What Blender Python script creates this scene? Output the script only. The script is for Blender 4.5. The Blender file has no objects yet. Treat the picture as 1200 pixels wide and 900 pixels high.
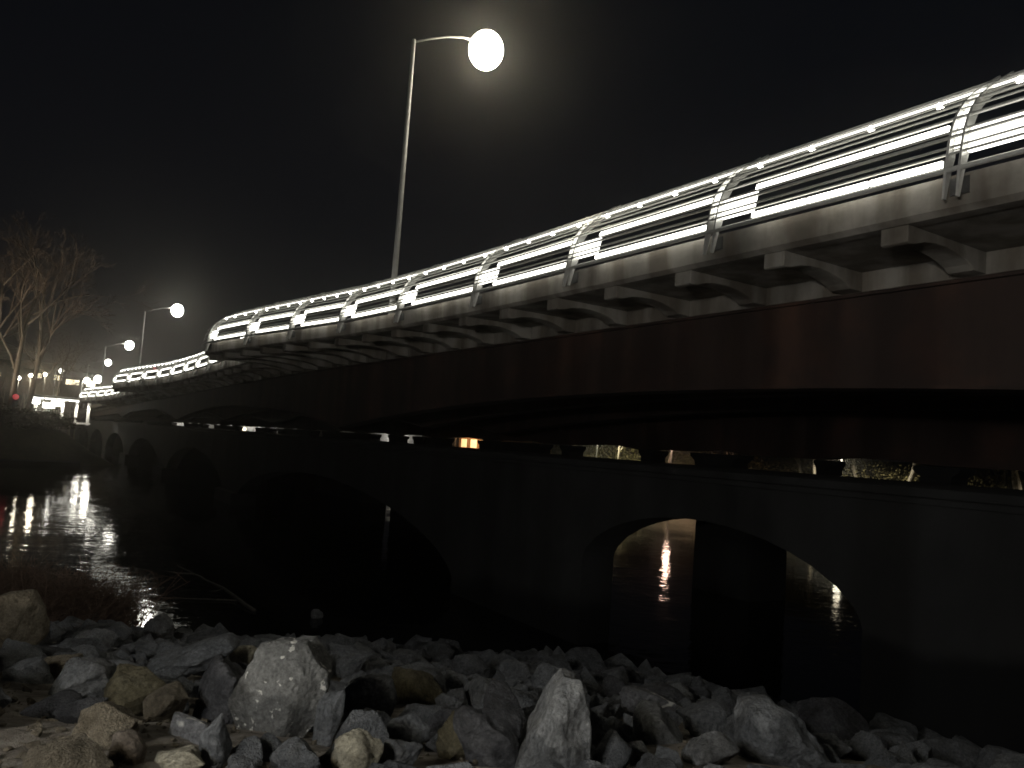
import bpy, bmesh, math, random
from mathutils import Vector, Matrix, noise, Quaternion

R_ = math.radians
scene = bpy.context.scene
COL = scene.collection

# ------------------------------------------------------------------ camera
CZ = 4.6                       # eye height above the water
cam_d = bpy.data.cameras.new('camera')
cam = bpy.data.objects.new('camera', cam_d)
COL.objects.link(cam)
cR = Vector((0.84334949, -0.53284795, 0.06953197))
cU = Vector((-0.10151536, -0.03091609, 0.99435347))
cF = Vector((0.52768955, 0.84564606, 0.08016532))
M3 = Matrix((cR, cU, -cF)).transposed()
cam.matrix_world = Matrix.Translation((0, 0, CZ)) @ M3.to_4x4()
cam_d.sensor_width = 36.0
cam_d.lens = 36.0 * 930.0 / 1200.0
cam_d.clip_start = 0.05
cam_d.clip_end = 6000
scene.camera = cam

# ------------------------------------------------------------------ night sky, a trace of moon / town glow, exposure
w = bpy.data.worlds.new("World")
scene.world = w
w.use_nodes = True
nt = w.node_tree
bg = nt.nodes['Background']
tc = nt.nodes.new('ShaderNodeTexCoord')
sep = nt.nodes.new('ShaderNodeSeparateXYZ')
ramp = nt.nodes.new('ShaderNodeValToRGB')
ramp.color_ramp.elements[0].position = 0.0
ramp.color_ramp.elements[0].color = (0.0044, 0.0046, 0.0058, 1)
ramp.color_ramp.elements[1].position = 0.45
ramp.color_ramp.elements[1].color = (0.0024, 0.0028, 0.0040, 1)
nt.links.new(tc.outputs['Generated'], sep.inputs[0])
nt.links.new(sep.outputs['Z'], ramp.inputs[0])
nt.links.new(ramp.outputs[0], bg.inputs[0])
bg.inputs[1].default_value = 1.0

vs = scene.view_settings
vs.view_transform = 'Standard'
vs.look = 'None'
vs.exposure = 0.0
vs.gamma = 1.0
vs.use_curve_mapping = False
cy = scene.cycles
cy.use_denoising = True
cy.filter_width = 1.7
cy.max_bounces = 6
cy.diffuse_bounces = 3
cy.glossy_bounces = 3
cy.transmission_bounces = 2
cy.volume_bounces = 0
cy.sample_clamp_indirect = 2.0
cy.caustics_reflective = False
cy.caustics_refractive = False

# ------------------------------------------------------------------ helpers
def fwd(wd, lat, z=0.0):
    """ground point wd metres ahead of the viewpoint and lat metres to its right"""
    s, c = 0.5294, 0.8484
    return Vector((wd * s + lat * c, wd * c - lat * s, z))

def to_wl(x, y):
    s, c = 0.5294, 0.8484
    return x * s + y * c, x * c - y * s

class MB:
    def __init__(self):
        self.v = []; self.f = []
    def add(self, vs_, fs_):
        o = len(self.v)
        self.v += [tuple(p) for p in vs_]
        self.f += [tuple(i + o for i in f) for f in fs_]
        return self
    def box(self, c, s, rz=0.0):
        hx, hy, hz = s[0] / 2, s[1] / 2, s[2] / 2
        cr, sr = math.cos(rz), math.sin(rz)
        P = []
        for dx, dy, dz in ((-1,-1,-1),(1,-1,-1),(1,1,-1),(-1,1,-1),(-1,-1,1),(1,-1,1),(1,1,1),(-1,1,1)):
            x, y = dx * hx, dy * hy
            P.append((c[0] + x * cr - y * sr, c[1] + x * sr + y * cr, c[2] + dz * hz))
        return self.add(P, [(0,3,2,1),(4,5,6,7),(0,1,5,4),(1,2,6,5),(2,3,7,6),(3,0,4,7)])
    def tube(self, pts, rad, n=6, cap=True):
        pts = [Vector(p) for p in pts]
        if not hasattr(rad, '__len__'): rad = [rad] * len(pts)
        V = []; F = []
        prev = None
        for i, p in enumerate(pts):
            t = (pts[min(i + 1, len(pts) - 1)] - pts[max(i - 1, 0)])
            if t.length < 1e-9: t = Vector((0, 0, 1))
            t.normalize()
            if prev is None:
                a = Vector((0, 0, 1)) if abs(t.z) < 0.9 else Vector((1, 0, 0))
                u = t.cross(a).normalized()
            else:
                u = (prev - t * prev.dot(t))
                if u.length < 1e-6: u = t.orthogonal()
                u.normalize()
            prev = u
            b = t.cross(u)
            for k in range(n):
                a = 2 * math.pi * k / n
                V.append(p + (u * math.cos(a) + b * math.sin(a)) * rad[i])
        for i in range(len(pts) - 1):
            for k in range(n):
                k2 = (k + 1) % n
                F.append((i * n + k, i * n + k2, (i + 1) * n + k2, (i + 1) * n + k))
        if cap:
            F.append(tuple(range(n - 1, -1, -1)))
            F.append(tuple((len(pts) - 1) * n + k for k in range(n)))
        return self.add(V, F)
    def strip(self, rings, closed=True, cap=True):
        """sweep: list of rings with the same number of points"""
        n = len(rings[0]); V = []; F = []
        for r in rings: V += [tuple(p) for p in r]
        for i in range(len(rings) - 1):
            for k in range(n if closed else n - 1):
                k2 = (k + 1) % n
                F.append((i * n + k, i * n + k2, (i + 1) * n + k2, (i + 1) * n + k))
        if cap and closed:
            F.append(tuple(range(n - 1, -1, -1)))
            F.append(tuple((len(rings) - 1) * n + k for k in range(n)))
        return self.add(V, F)
    def ball(self, c, r, nu=10, nv=6, sq=(1, 1, 1)):
        V = []; F = []
        for j in range(nv + 1):
            th = math.pi * j / nv
            for i in range(nu):
                ph = 2 * math.pi * i / nu
                V.append((c[0] + r * sq[0] * math.sin(th) * math.cos(ph), c[1] + r * sq[1] * math.sin(th) * math.sin(ph), c[2] + r * sq[2] * math.cos(th)))
        for j in range(nv):
            for i in range(nu):
                i2 = (i + 1) % nu
                F.append((j * nu + i, (j + 1) * nu + i, (j + 1) * nu + i2, j * nu + i2))
        return self.add(V, F)
    def mesh(self, name):
        me = bpy.data.meshes.new(name)
        me.from_pydata(self.v, [], self.f)
        me.validate(); me.update()
        bm = bmesh.new(); bm.from_mesh(me)
        bmesh.ops.remove_doubles(bm, verts=bm.verts, dist=1e-5)
        bmesh.ops.recalc_face_normals(bm, faces=bm.faces)
        bm.to_mesh(me); bm.free()
        return me
    def build(self, name, mat, parent=None, smooth=False, bevel=0.0):
        me = self.mesh(name)
        o = bpy.data.objects.new(name, me)
        COL.objects.link(o)
        me.materials.append(mat)
        if smooth:
            for p in me.polygons: p.use_smooth = True
        if bevel:
            m = o.modifiers.new('bevel', 'BEVEL'); m.width = bevel; m.segments = 2; m.limit_method = 'ANGLE'; m.angle_limit = R_(40)
        if parent is not None:
            o.parent = parent
            o.matrix_parent_inverse = Matrix.Translation(parent.location).inverted() if parent.rotation_euler.z == 0 else Matrix.Identity(4)
        return o

def tag(o, label=None, cat=None, group=None, kind=None):
    if label: o['label'] = label
    if cat: o['category'] = cat
    if group: o['group'] = group
    if kind: o['kind'] = kind
    return o

def empty(name, loc=(0, 0, 0), rz=0.0):
    o = bpy.data.objects.new(name, None)
    o.empty_display_size = 0.3
    COL.objects.link(o); o.location = loc; o.rotation_euler.z = rz
    return o

def copy_tree(o, parent=None):
    c = o.copy(); COL.objects.link(c)
    if parent is not None: c.parent = parent
    for ch in list(o.children): copy_tree(ch, c)
    return c

# ------------------------------------------------------------------ materials
def new_mat(name):
    m = bpy.data.materials.new(name); m.use_nodes = True
    return m, m.node_tree, m.node_tree.nodes['Principled BSDF']

def mat_noise(name, stops, scale=4.0, detail=6.0, rough=0.85, bump=0.0, bscale=20.0, metal=0.0, stretch=(1, 1, 1), coords='Object', rnd=0.0, bdist=0.05, spec=0.5, streak=None):
    m, t, b = new_mat(name)
    tc = t.nodes.new('ShaderNodeTexCoord')
    mp = t.nodes.new('ShaderNodeMapping'); mp.inputs['Scale'].default_value = stretch
    t.links.new(tc.outputs[coords], mp.inputs[0])
    if rnd:
        oi = t.nodes.new('ShaderNodeObjectInfo')
        mul = t.nodes.new('ShaderNodeVectorMath'); mul.operation = 'SCALE'
        mul.inputs[0].default_value = (17.3, 9.1, 23.7)
        t.links.new(oi.outputs['Random'], mul.inputs['Scale'])
        t.links.new(mul.outputs[0], mp.inputs['Location'])
    n = t.nodes.new('ShaderNodeTexNoise'); n.inputs['Scale'].default_value = scale; n.inputs['Detail'].default_value = detail; n.inputs['Roughness'].default_value = 0.62
    t.links.new(mp.outputs[0], n.inputs['Vector'])
    r = t.nodes.new('ShaderNodeValToRGB')
    els = r.color_ramp.elements
    while len(els) < len(stops): els.new(0.5)
    for e, (p, c) in zip(els, stops):
        e.position = p; e.color = (*c, 1)
    t.links.new(n.outputs['Fac'], r.inputs[0])
    out = r.outputs[0]
    if rnd:
        hs = t.nodes.new('ShaderNodeHueSaturation')
        mr = t.nodes.new('ShaderNodeMapRange')
        mr.inputs['To Min'].default_value = 1 - rnd; mr.inputs['To Max'].default_value = 1 + rnd
        t.links.new(oi.outputs['Random'], mr.inputs[0])
        t.links.new(mr.outputs[0], hs.inputs['Value'])
        t.links.new(out, hs.inputs['Color'])
        out = hs.outputs[0]
    if streak:
        mp2 = t.nodes.new('ShaderNodeMapping'); mp2.inputs['Scale'].default_value = streak[1]
        t.links.new(tc.outputs['Object'], mp2.inputs[0])
        n3 = t.nodes.new('ShaderNodeTexNoise'); n3.inputs['Scale'].default_value = 1.0; n3.inputs['Detail'].default_value = 4
        t.links.new(mp2.outputs[0], n3.inputs['Vector'])
        r3 = t.nodes.new('ShaderNodeValToRGB')
        r3.color_ramp.elements[0].position = 0.42; r3.color_ramp.elements[0].color = (*streak[0], 1)
        r3.color_ramp.elements[1].position = 0.6; r3.color_ramp.elements[1].color = (1, 1, 1, 1)
        t.links.new(n3.outputs['Fac'], r3.inputs[0])
        mx = t.nodes.new('ShaderNodeMix'); mx.data_type = 'RGBA'; mx.blend_type = 'MULTIPLY'; mx.inputs[0].default_value = 1.0
        t.links.new(out, mx.inputs[6]); t.links.new(r3.outputs[0], mx.inputs[7])
        out = mx.outputs[2]
    t.links.new(out, b.inputs['Base Color'])
    b.inputs['Roughness'].default_value = rough
    b.inputs['Metallic'].default_value = metal
    b.inputs['Specular IOR Level'].default_value = spec
    if bump:
        n2 = t.nodes.new('ShaderNodeTexNoise'); n2.inputs['Scale'].default_value = bscale; n2.inputs['Detail'].default_value = 8; n2.inputs['Roughness'].default_value = 0.65
        t.links.new(mp.outputs[0], n2.inputs['Vector'])
        bp = t.nodes.new('ShaderNodeBump'); bp.inputs['Strength'].default_value = bump; bp.inputs['Distance'].default_value = bdist
        t.links.new(n2.outputs['Fac'], bp.inputs['Height'])
        t.links.new(bp.outputs[0], b.inputs['Normal'])
    return m

def mat_emit(name, col, strength):
    m, t, b = new_mat(name)
    b.inputs['Base Color'].default_value = (0.8, 0.8, 0.78, 1)
    b.inputs['Emission Color'].default_value = (*col, 1)
    b.inputs['Emission Strength'].default_value = strength
    return m

def mat_plain(name, col, rough=0.5, metal=0.0):
    return mat_noise(name, [(0.3, tuple(c * 0.82 for c in col)), (0.7, col)], scale=3, rough=rough, metal=metal)

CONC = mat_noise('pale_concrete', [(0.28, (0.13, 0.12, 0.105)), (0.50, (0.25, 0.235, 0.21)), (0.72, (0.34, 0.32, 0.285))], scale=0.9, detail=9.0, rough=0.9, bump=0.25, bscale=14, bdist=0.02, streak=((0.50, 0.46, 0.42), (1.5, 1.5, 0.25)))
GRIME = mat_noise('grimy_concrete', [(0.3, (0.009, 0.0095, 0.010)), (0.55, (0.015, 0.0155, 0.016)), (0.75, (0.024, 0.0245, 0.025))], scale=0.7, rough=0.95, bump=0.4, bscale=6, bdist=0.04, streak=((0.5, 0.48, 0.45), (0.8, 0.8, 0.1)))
RUST = mat_noise('weathering_steel', [(0.3, (0.030, 0.019, 0.015)), (0.50, (0.040, 0.024, 0.019)), (0.62, (0.060, 0.031, 0.022)), (0.74, (0.080, 0.040, 0.026))], scale=0.55, detail=9.0, rough=0.8, bump=0.2, bscale=25, bdist=0.01, streak=((0.55, 0.5, 0.5), (1.0, 1.0, 0.12)))
POLEM = mat_noise('painted_pole', [(0.3, (0.50, 0.50, 0.48)), (0.7, (0.62, 0.62, 0.60))], scale=4, rough=0.6, metal=0.1)
STEEL = mat_noise('galvanised_steel', [(0.3, (0.42, 0.42, 0.41)), (0.7, (0.58, 0.58, 0.56))], scale=9, rough=0.42, metal=0.75)
RAILM = mat_noise('rail_steel', [(0.3, (0.60, 0.60, 0.57)), (0.7, (0.72, 0.72, 0.69))], scale=9, rough=0.35, metal=0.35)
DARKST = mat_noise('dark_steel', [(0.3, (0.05, 0.05, 0.05)), (0.7, (0.08, 0.08, 0.08))], scale=6, rough=0.5, metal=0.5)
WHITE = mat_noise('white_paint', [(0.3, (0.72, 0.71, 0.68)), (0.7, (0.80, 0.79, 0.76))], scale=3, rough=0.5)
LED = mat_emit('led_bar', (1.0, 0.98, 0.86), 6.0)
LEDT = mat_emit('led_line', (1.0, 0.98, 0.88), 3.0)
PANEL = mat_emit('light_panel', (1.0, 0.98, 0.88), 4.0)
SPOT = mat_emit('spot_bulb', (1.0, 0.97, 0.85), 26.0)
LAMPG = mat_emit('lamp_glass_and_bloom', (1.0, 0.93, 0.74), 52.0)
LAMPG2 = mat_emit('far_lamp_bloom', (1.0, 0.96, 0.85), 34.0)
WARM = mat_emit('warm_lamp_glass', (1.0, 0.62, 0.36), 60.0)
WARM2 = mat_emit('pinkish_lamp_glass', (1.0, 0.62, 0.46), 55.0)
DIMG = mat_emit('dim_lamp_glass', (1.0, 0.85, 0.6), 4.0)
REDL = mat_emit('red_light', (1.0, 0.02, 0.06), 0.36)
SOIL = mat_noise('gravel_soil', [(0.3, (0.14, 0.115, 0.085)), (0.5, (0.32, 0.28, 0.23)), (0.7, (0.52, 0.47, 0.40))], scale=7, detail=10, rough=0.95, bump=0.9, bscale=45, bdist=0.05)
FARSOIL = mat_noise('bank_earth', [(0.3, (0.03, 0.028, 0.018)), (0.6, (0.07, 0.06, 0.035))], scale=0.6, rough=0.95, bump=0.5, bscale=3, bdist=0.2)
BARK = mat_noise('bark', [(0.3, (0.10, 0.085, 0.065)), (0.7, (0.24, 0.21, 0.17))], scale=6, stretch=(1, 1, 0.2), rough=0.9, bump=0.6, bscale=18, bdist=0.05, rnd=0.25)
TWIG = mat_noise('twigs', [(0.3, (0.13, 0.10, 0.075)), (0.7, (0.22, 0.17, 0.13))], scale=2, rough=0.9)
BRUSH = mat_noise('dry_brush', [(0.3, (0.035, 0.026, 0.018)), (0.7, (0.075, 0.056, 0.040))], scale=3, rough=0.95)
LEAF = mat_noise('foliage', [(0.3, (0.055, 0.048, 0.018)), (0.7, (0.13, 0.11, 0.045))], scale=0.8, rough=0.8, rnd=0.3)
WOOD = mat_noise('driftwood', [(0.3, (0.05, 0.045, 0.038)), (0.7, (0.10, 0.092, 0.08))], scale=12, stretch=(1, 1, 1), rough=0.9, bump=0.4, bscale=40, bdist=0.01)

def rock_mat(name, dark, mid, light, fleck=None, moss=None, rnd=0.22):
    m, t, b = new_mat(name)
    tc = t.nodes.new('ShaderNodeTexCoord'); oi = t.nodes.new('ShaderNodeObjectInfo')
    mul = t.nodes.new('ShaderNodeVectorMath'); mul.operation = 'SCALE'; mul.inputs[0].default_value = (31.3, 17.1, 43.7)
    t.links.new(oi.outputs['Random'], mul.inputs['Scale'])
    ad = t.nodes.new('ShaderNodeVectorMath'); ad.operation = 'ADD'
    t.links.new(tc.outputs['Object'], ad.inputs[0]); t.links.new(mul.outputs[0], ad.inputs[1])
    V = ad.outputs[0]
    def nz(scale, detail=8, rough=0.65):
        n = t.nodes.new('ShaderNodeTexNoise'); n.inputs['Scale'].default_value = scale; n.inputs['Detail'].default_value = detail; n.inputs['Roughness'].default_value = rough
        t.links.new(V, n.inputs['Vector']); return n
    def rmp(src, st):
        r = t.nodes.new('ShaderNodeValToRGB'); els = r.color_ramp.elements
        while len(els) < len(st): els.new(0.5)
        for e, (p, c) in zip(els, st): e.position = p; e.color = (*c, 1)
        t.links.new(src, r.inputs[0]); return r.outputs[0]
    base = rmp(nz(4.5, 10, 0.7).outputs['Fac'], [(0.32, dark), (0.5, mid), (0.70, light)])
    # fine mineral grain
    g = rmp(nz(38, 4, 0.8).outputs['Fac'], [(0.35, (0.62, 0.62, 0.62)), (0.65, (1.25, 1.25, 1.25))])
    mx = t.nodes.new('ShaderNodeMix'); mx.data_type = 'RGBA'; mx.blend_type = 'MULTIPLY'; mx.inputs[0].default_value = 1
    t.links.new(base, mx.inputs[6]); t.links.new(g, mx.inputs[7]); out = mx.outputs[2]
    # dark lichen / damp stain patches
    st = rmp(nz(2.3, 6).outputs['Fac'], [(0.36, (0.5, 0.48, 0.45)), (0.50, (1, 1, 1))])
    m2 = t.nodes.new('ShaderNodeMix'); m2.data_type = 'RGBA'; m2.blend_type = 'MULTIPLY'; m2.inputs[0].default_value = 0.8
    t.links.new(out, m2.inputs[6]); t.links.new(st, m2.inputs[7]); out = m2.outputs[2]
    if fleck:
        v = t.nodes.new('ShaderNodeTexNoise'); v.inputs['Scale'].default_value = fleck; v.inputs['Detail'].default_value = 3; v.inputs['Roughness'].default_value = 0.55
        t.links.new(V, v.inputs['Vector'])
        fr = rmp(v.outputs['Fac'], [(0.625, (0, 0, 0)), (0.66, (1, 1, 1))])
        m3 = t.nodes.new('ShaderNodeMix'); m3.data_type = 'RGBA'
        t.links.new(fr, m3.inputs[0]); t.links.new(out, m3.inputs[6]); m3.inputs[7].default_value = (0.72, 0.71, 0.66, 1)
        out = m3.outputs[2]
    hs = t.nodes.new('ShaderNodeHueSaturation'); mr = t.nodes.new('ShaderNodeMapRange')
    mr.inputs['To Min'].default_value = 1 - rnd; mr.inputs['To Max'].default_value = 1 + rnd
    t.links.new(oi.outputs['Random'], mr.inputs[0]); t.links.new(mr.outputs[0], hs.inputs['Value']); t.links.new(out, hs.inputs['Color'])
    t.links.new(hs.outputs[0], b.inputs['Base Color'])
    b.inputs['Roughness'].default_value = 0.88
    b.inputs['Specular IOR Level'].default_value = 0.3
    hgt = t.nodes.new('ShaderNodeMath'); hgt.operation = 'ADD'
    t.links.new(nz(14, 10, 0.7).outputs['Fac'], hgt.inputs[0])
    vo = t.nodes.new('ShaderNodeTexVoronoi'); vo.inputs['Scale'].default_value = 26
    t.links.new(V, vo.inputs['Vector'])
    ms = t.nodes.new('ShaderNodeMath'); ms.operation = 'MULTIPLY'; ms.inputs[1].default_value = 0.25
    t.links.new(vo.outputs['Distance'], ms.inputs[0]); t.links.new(ms.outputs[0], hgt.inputs[1])
    bp = t.nodes.new('ShaderNodeBump'); bp.inputs['Strength'].default_value = 1.0; bp.inputs['Distance'].default_value = 0.07
    t.links.new(hgt.outputs[0], bp.inputs['Height']); t.links.new(bp.outputs[0], b.inputs['Normal'])
    return m

RK = dict(
    grey=rock_mat('rock_grey', (0.12, 0.126, 0.132), (0.21, 0.218, 0.225), (0.31, 0.318, 0.325)),
    dark=rock_mat('rock_dark', (0.055, 0.055, 0.058), (0.10, 0.10, 0.105), (0.17, 0.17, 0.175)),
    pale=rock_mat('rock_pale', (0.16, 0.165, 0.165), (0.27, 0.275, 0.275), (0.40, 0.40, 0.39)),
    tan=rock_mat('rock_tan', (0.15, 0.125, 0.09), (0.27, 0.23, 0.165), (0.38, 0.33, 0.25)),
    olive=rock_mat('rock_olive', (0.10, 0.085, 0.05), (0.19, 0.165, 0.10), (0.27, 0.24, 0.16)),
    cream=rock_mat('rock_cream', (0.32, 0.29, 0.21), (0.50, 0.46, 0.35), (0.62, 0.58, 0.46)),
    pink=rock_mat('rock_pink', (0.19, 0.15, 0.115), (0.32, 0.265, 0.21), (0.42, 0.36, 0.30)),
    speck=rock_mat('rock_speckled', (0.13, 0.13, 0.125), (0.22, 0.22, 0.21), (0.31, 0.31, 0.295), fleck=13.0),
    vein=rock_mat('rock_white_edged', (0.12, 0.12, 0.125), (0.20, 0.20, 0.205), (0.33, 0.33, 0.33), fleck=4.5),
)

# ------------------------------------------------------------------ water
def make_water():
    m, t, b = new_mat('river_water')
    b.inputs['Base Color'].default_value = (0.004, 0.005, 0.005, 1)
    b.inputs['Roughness'].default_value = 0.045
    b.inputs['IOR'].default_value = 1.333
    tc = t.nodes.new('ShaderNodeTexCoord')
    mp = t.nodes.new('ShaderNodeMapping'); mp.inputs['Scale'].default_value = (1.0, 1.0, 1.0); mp.inputs['Rotation'].default_value = (0, 0, R_(20))
    t.links.new(tc.outputs['Object'], mp.inputs[0])
    n1 = t.nodes.new('ShaderNodeTexNoise'); n1.inputs['Scale'].default_value = 1.6; n1.inputs['Detail'].default_value = 4; n1.inputs['Roughness'].default_value = 0.55
    n2 = t.nodes.new('ShaderNodeTexNoise'); n2.inputs['Scale'].default_value = 0.25; n2.inputs['Detail'].default_value = 2
    t.links.new(mp.outputs[0], n1.inputs['Vector']); t.links.new(mp.outputs[0], n2.inputs['Vector'])
    # patches of calm and of ripple
    mr = t.nodes.new('ShaderNodeMapRange'); mr.inputs['From Min'].default_value = 0.38; mr.inputs['From Max'].default_value = 0.62
    mr.inputs['To Min'].default_value = 0.35; mr.inputs['To Max'].default_value = 1.0
    t.links.new(n2.outputs['Fac'], mr.inputs[0])
    ml = t.nodes.new('ShaderNodeMath'); ml.operation = 'MULTIPLY'
    t.links.new(n1.outputs['Fac'], ml.inputs[0]); t.links.new(mr.outputs[0], ml.inputs[1])
    bp = t.nodes.new('ShaderNodeBump'); bp.inputs['Strength'].default_value = 0.17; bp.inputs['Distance'].default_value = 0.10
    t.links.new(ml.outputs[0], bp.inputs['Height']); t.links.new(bp.outputs[0], b.inputs['Normal'])
    mb = MB(); mb.add([(-1500, -1500, 0), (1500, -1500, 0), (1500, 1500, 0), (-1500, 1500, 0)], [(0, 1, 2, 3)])
    o = mb.build('river_water', m); tag(o, kind='structure')
make_water()

# ------------------------------------------------------------------ near bank (slopes from the viewer down to the river)
def sm(a, b, x):
    t = max(0.0, min(1.0, (x - a) / (b - a))); return t * t * (3 - 2 * t)

def bank_z(wd, lat, rough=True):
    crest = 3.4
    if wd < crest:
        z = 3.14
    else:
        z = 3.14 - 0.222 * (wd - crest)
    # the right hand side falls away more steeply towards the bridge
    z -= 0.09 * max(0.0, lat - 1.5) * sm(3.0, 6.0, wd) + 0.02 * max(0, lat - 1.5) ** 1.5 * sm(4, 9, wd)
    z += 0.16 * sm(1.5, 4.0, -lat) * sm(9.0, 4.0, wd)
    z = max(z, -2.0)
    if rough:
        p = Vector((wd * 0.9, lat * 0.9, 3.3))
        z += 0.10 * noise.noise(p) + 0.05 * noise.noise(p * 3.1)
    return z

def make_bank():
    mb = MB()
    ws = [-60, -40, -25, -15, -8, -4, -2, 0] + [0.6 + 0.18 * i for i in range(125)]
    ls = [-90, -60, -40, -28] + [-22 + 0.28 * i for i in range(165)] + [26, 34, 50, 80]
    n = len(ls)
    V = []
    for a in ws:
        for l in ls:
            V.append(fwd(a, l, bank_z(a, l)))
    F = [(i * n + k, i * n + k + 1, (i + 1) * n + k + 1, (i + 1) * n + k) for i in range(len(ws) - 1) for k in range(n - 1)]
    mb.add(V, F)
    o = mb.build('near_bank_ground', SOIL, smooth=True); tag(o, kind='structure')
make_bank()

# ------------------------------------------------------------------ far bank terrain
def far_d(x, y):
    dl = min(y - (84 + 0.5 * x) - 2.0 * noise.noise(Vector((x * 0.08, 0.3, 1))), 10.5 - x)
    dr = min(x - 62 - 2.5 * noise.noise(Vector((y * 0.06, 4.3, 1))), y + 160)
    return max(dl, y - 205, dr)

def far_z(x, y):
    d = far_d(x, y)
    if d < 0: return -1.0 + max(-3, d) * 0.2 + 0.7 * sm(-2, 0, d)
    z = -0.3 + 3.9 * sm(0, 8, d) + 1.2 * sm(9, 40, d) + 5.0 * sm(60, 260, d)
    return z + 0.5 * noise.noise(Vector((x * 0.12, y * 0.12, 0))) * sm(0, 6, d) + 0.15 * noise.noise(Vector((x * 0.6, y * 0.6, 2)))

def make_far():
    xs = [-700, -400, -250, -170] + [-120 + 2.5 * i for i in range(105)] + [160, 200, 280, 420, 700]
    ys = [-400, -250, -150, -100, -60] + [-40 + 2.5 * i for i in range(115)] + [260, 300, 380, 550, 900]
    n = len(xs)
    V = [(x, y, far_z(x, y)) for y in ys for x in xs]
    F = []
    for j in range(len(ys) - 1):
        for i in range(n - 1):
            q = (j * n + i, j * n + i + 1, (j + 1) * n + i + 1, (j + 1) * n + i)
            if max(V[k][2] for k in q) < -0.75: continue
            F.append(q)
    mb = MB(); mb.add(V, F)
    me = mb.mesh('far_bank_ground')
    bm = bmesh.new(); bm.from_mesh(me)
    bmesh.ops.delete(bm, geom=[v for v in bm.verts if not v.link_faces], context='VERTS')
    bm.to_mesh(me); bm.free()
    me.materials.append(FARSOIL)
    for p in me.polygons: p.use_smooth = True
    o = bpy.data.objects.new('far_bank_ground', me); COL.objects.link(o); tag(o, kind='structure')
make_far()

# ------------------------------------------------------------------ road bridge
def deck_z(y):
    """top of the deck edge; level near the viewer, then falling gently to the far bank"""
    if y < 30: return 8.42
    if y < 50: return 8.42 - 0.0155 * (y - 30) ** 2 / 40.0
    return 8.42 - 0.155 - 0.0155 * (y - 50)

SEG = 40.5
EDGE = [(0, 9.75), (10, 9.75), (15, 9.73), (18, 9.68), (21.7, 9.53), (25.7, 9.22), (29.5, 8.62), (33.4, 7.97), (36.5, 7.52), (38.4, 7.34), (39.4, 7.40), (39.95, 7.75), (40.2, 8.4), (40.3, 9.1), (40.45, 9.72)]
def edge_x(s):
    for (a, xa), (b, xb) in zip(EDGE, EDGE[1:]):
        if s <= b:
            return xa + (xb - xa) * (s - a) / (b - a)
    return 9.75

BRIDGE_Y0, BRIDGE_Y1 = -40.5, 205.0
GX = 12.0                                  # outer face of the outer girder
def path_y():
    ys = []
    for k in (-1, 0, 1, 2):
        for s in [0, 3, 6, 9, 12, 15, 16.5, 18, 19.5, 21, 22.5, 24, 25.7, 27.5, 29.5, 31.5, 33.4, 35, 36.5, 37.6, 38.4, 39.0, 39.4, 39.7, 39.95, 40.1, 40.2, 40.3, 40.45]:
            ys.append(k * SEG + s)
    return ys
def ex(y):
    if y > 3 * SEG - 0.03: return 10.9
    k = math.floor(y / SEG); return edge_x(y - k * SEG)

bridge = empty('road_bridge', (18, 0, 0))
tag(bridge, 'long concrete deck bridge on rust brown steel girders crossing the dark river', 'bridge')

ys = path_y() + [3 * SEG] + list(range(125, 206, 8))
rings = []
for y in ys:
    x = ex(y); z = deck_z(y)
    rings.append([(x, y, z), (x + 0.02, y, z - 0.40), (x + 0.10, y, z - 0.47), (x + 0.32, y, z - 0.47), (x + 0.34, y, z - 0.46), (x + 0.34, y, z)])
MB().strip(rings).build('fascia', CONC, bridge)
rings = []
for y in ys:
    x = ex(y) + 0.335; z = deck_z(y)
    rings.append([(x, y, z - 0.02), (x, y, z - 0.455), (GX + 14.2, y, z - 0.455), (GX + 14.2, y, z - 0.02)])
MB().strip(rings).build('deck_slab', CONC, bridge)

def girder_bottom(y):
    # haunched: shallow at mid span, deep over each pier
    c = ((y - 33.0 + 20.0) % 40.0) - 20.0      # distance from the nearest pier (piers at 33 + 40k)
    d = 20.0 - abs(c)                          # 0 half way between piers
    return 6.06 - 1.12 * (d / 20.0) ** 2

def make_girder(x0, t, zt_off, zb, name):
    mb = MB()
    gy = [BRIDGE_Y0 + 1.5 * i for i in range(int((BRIDGE_Y1 - BRIDGE_Y0) / 1.5) + 1)]
    r = []; f1 = []; f2 = []
    for y in gy:
        zt = deck_z(y) - zt_off; b = min(zb(y), zt - 0.9)
        r.append([(x0, y, zt - 0.05), (x0, y, b + 0.05), (x0 + t, y, b + 0.05), (x0 + t, y, zt - 0.05)])
        f1.append([(x0 - 0.10, y, zt), (x0 - 0.10, y, zt - 0.05), (x0 + t + 0.10, y, zt - 0.05), (x0 + t + 0.10, y, zt)])
        f2.append([(x0 - 0.14, y, b + 0.05), (x0 - 0.14, y, b), (x0 + t + 0.14, y, b), (x0 + t + 0.14, y, b + 0.05)])
    mb.strip(r); mb.strip(f1); mb.strip(f2)
    mb.build(name, RUST, bridge)
make_girder(GX, 0.3, 0.80, girder_bottom, 'girder')
for gx in (16.0, 20.0):
    make_girder(gx, 0.3, 0.80, lambda y: girder_bottom(y) + 0.3, 'girder')
make_girder(23.9, 0.3, 0.80, lambda y: 5.0 + 0.07 * math.sin(y * 0.9) + 0.04 * math.sin(y * 2.3), 'girder')

# concrete haunch wall between girder and slab
rings = []
for y in [BRIDGE_Y0 + 3 * i for i in range(int((BRIDGE_Y1 - BRIDGE_Y0) / 3) + 1)]:
    z = deck_z(y)
    rings.append([(GX - 0.12, y, z - 0.46), (GX - 0.12, y, z - 0.795), (GX + 0.5, y, z - 0.795), (GX + 0.5, y, z - 0.46)])
MB().strip(rings).build('haunch', CONC, bridge)

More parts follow.
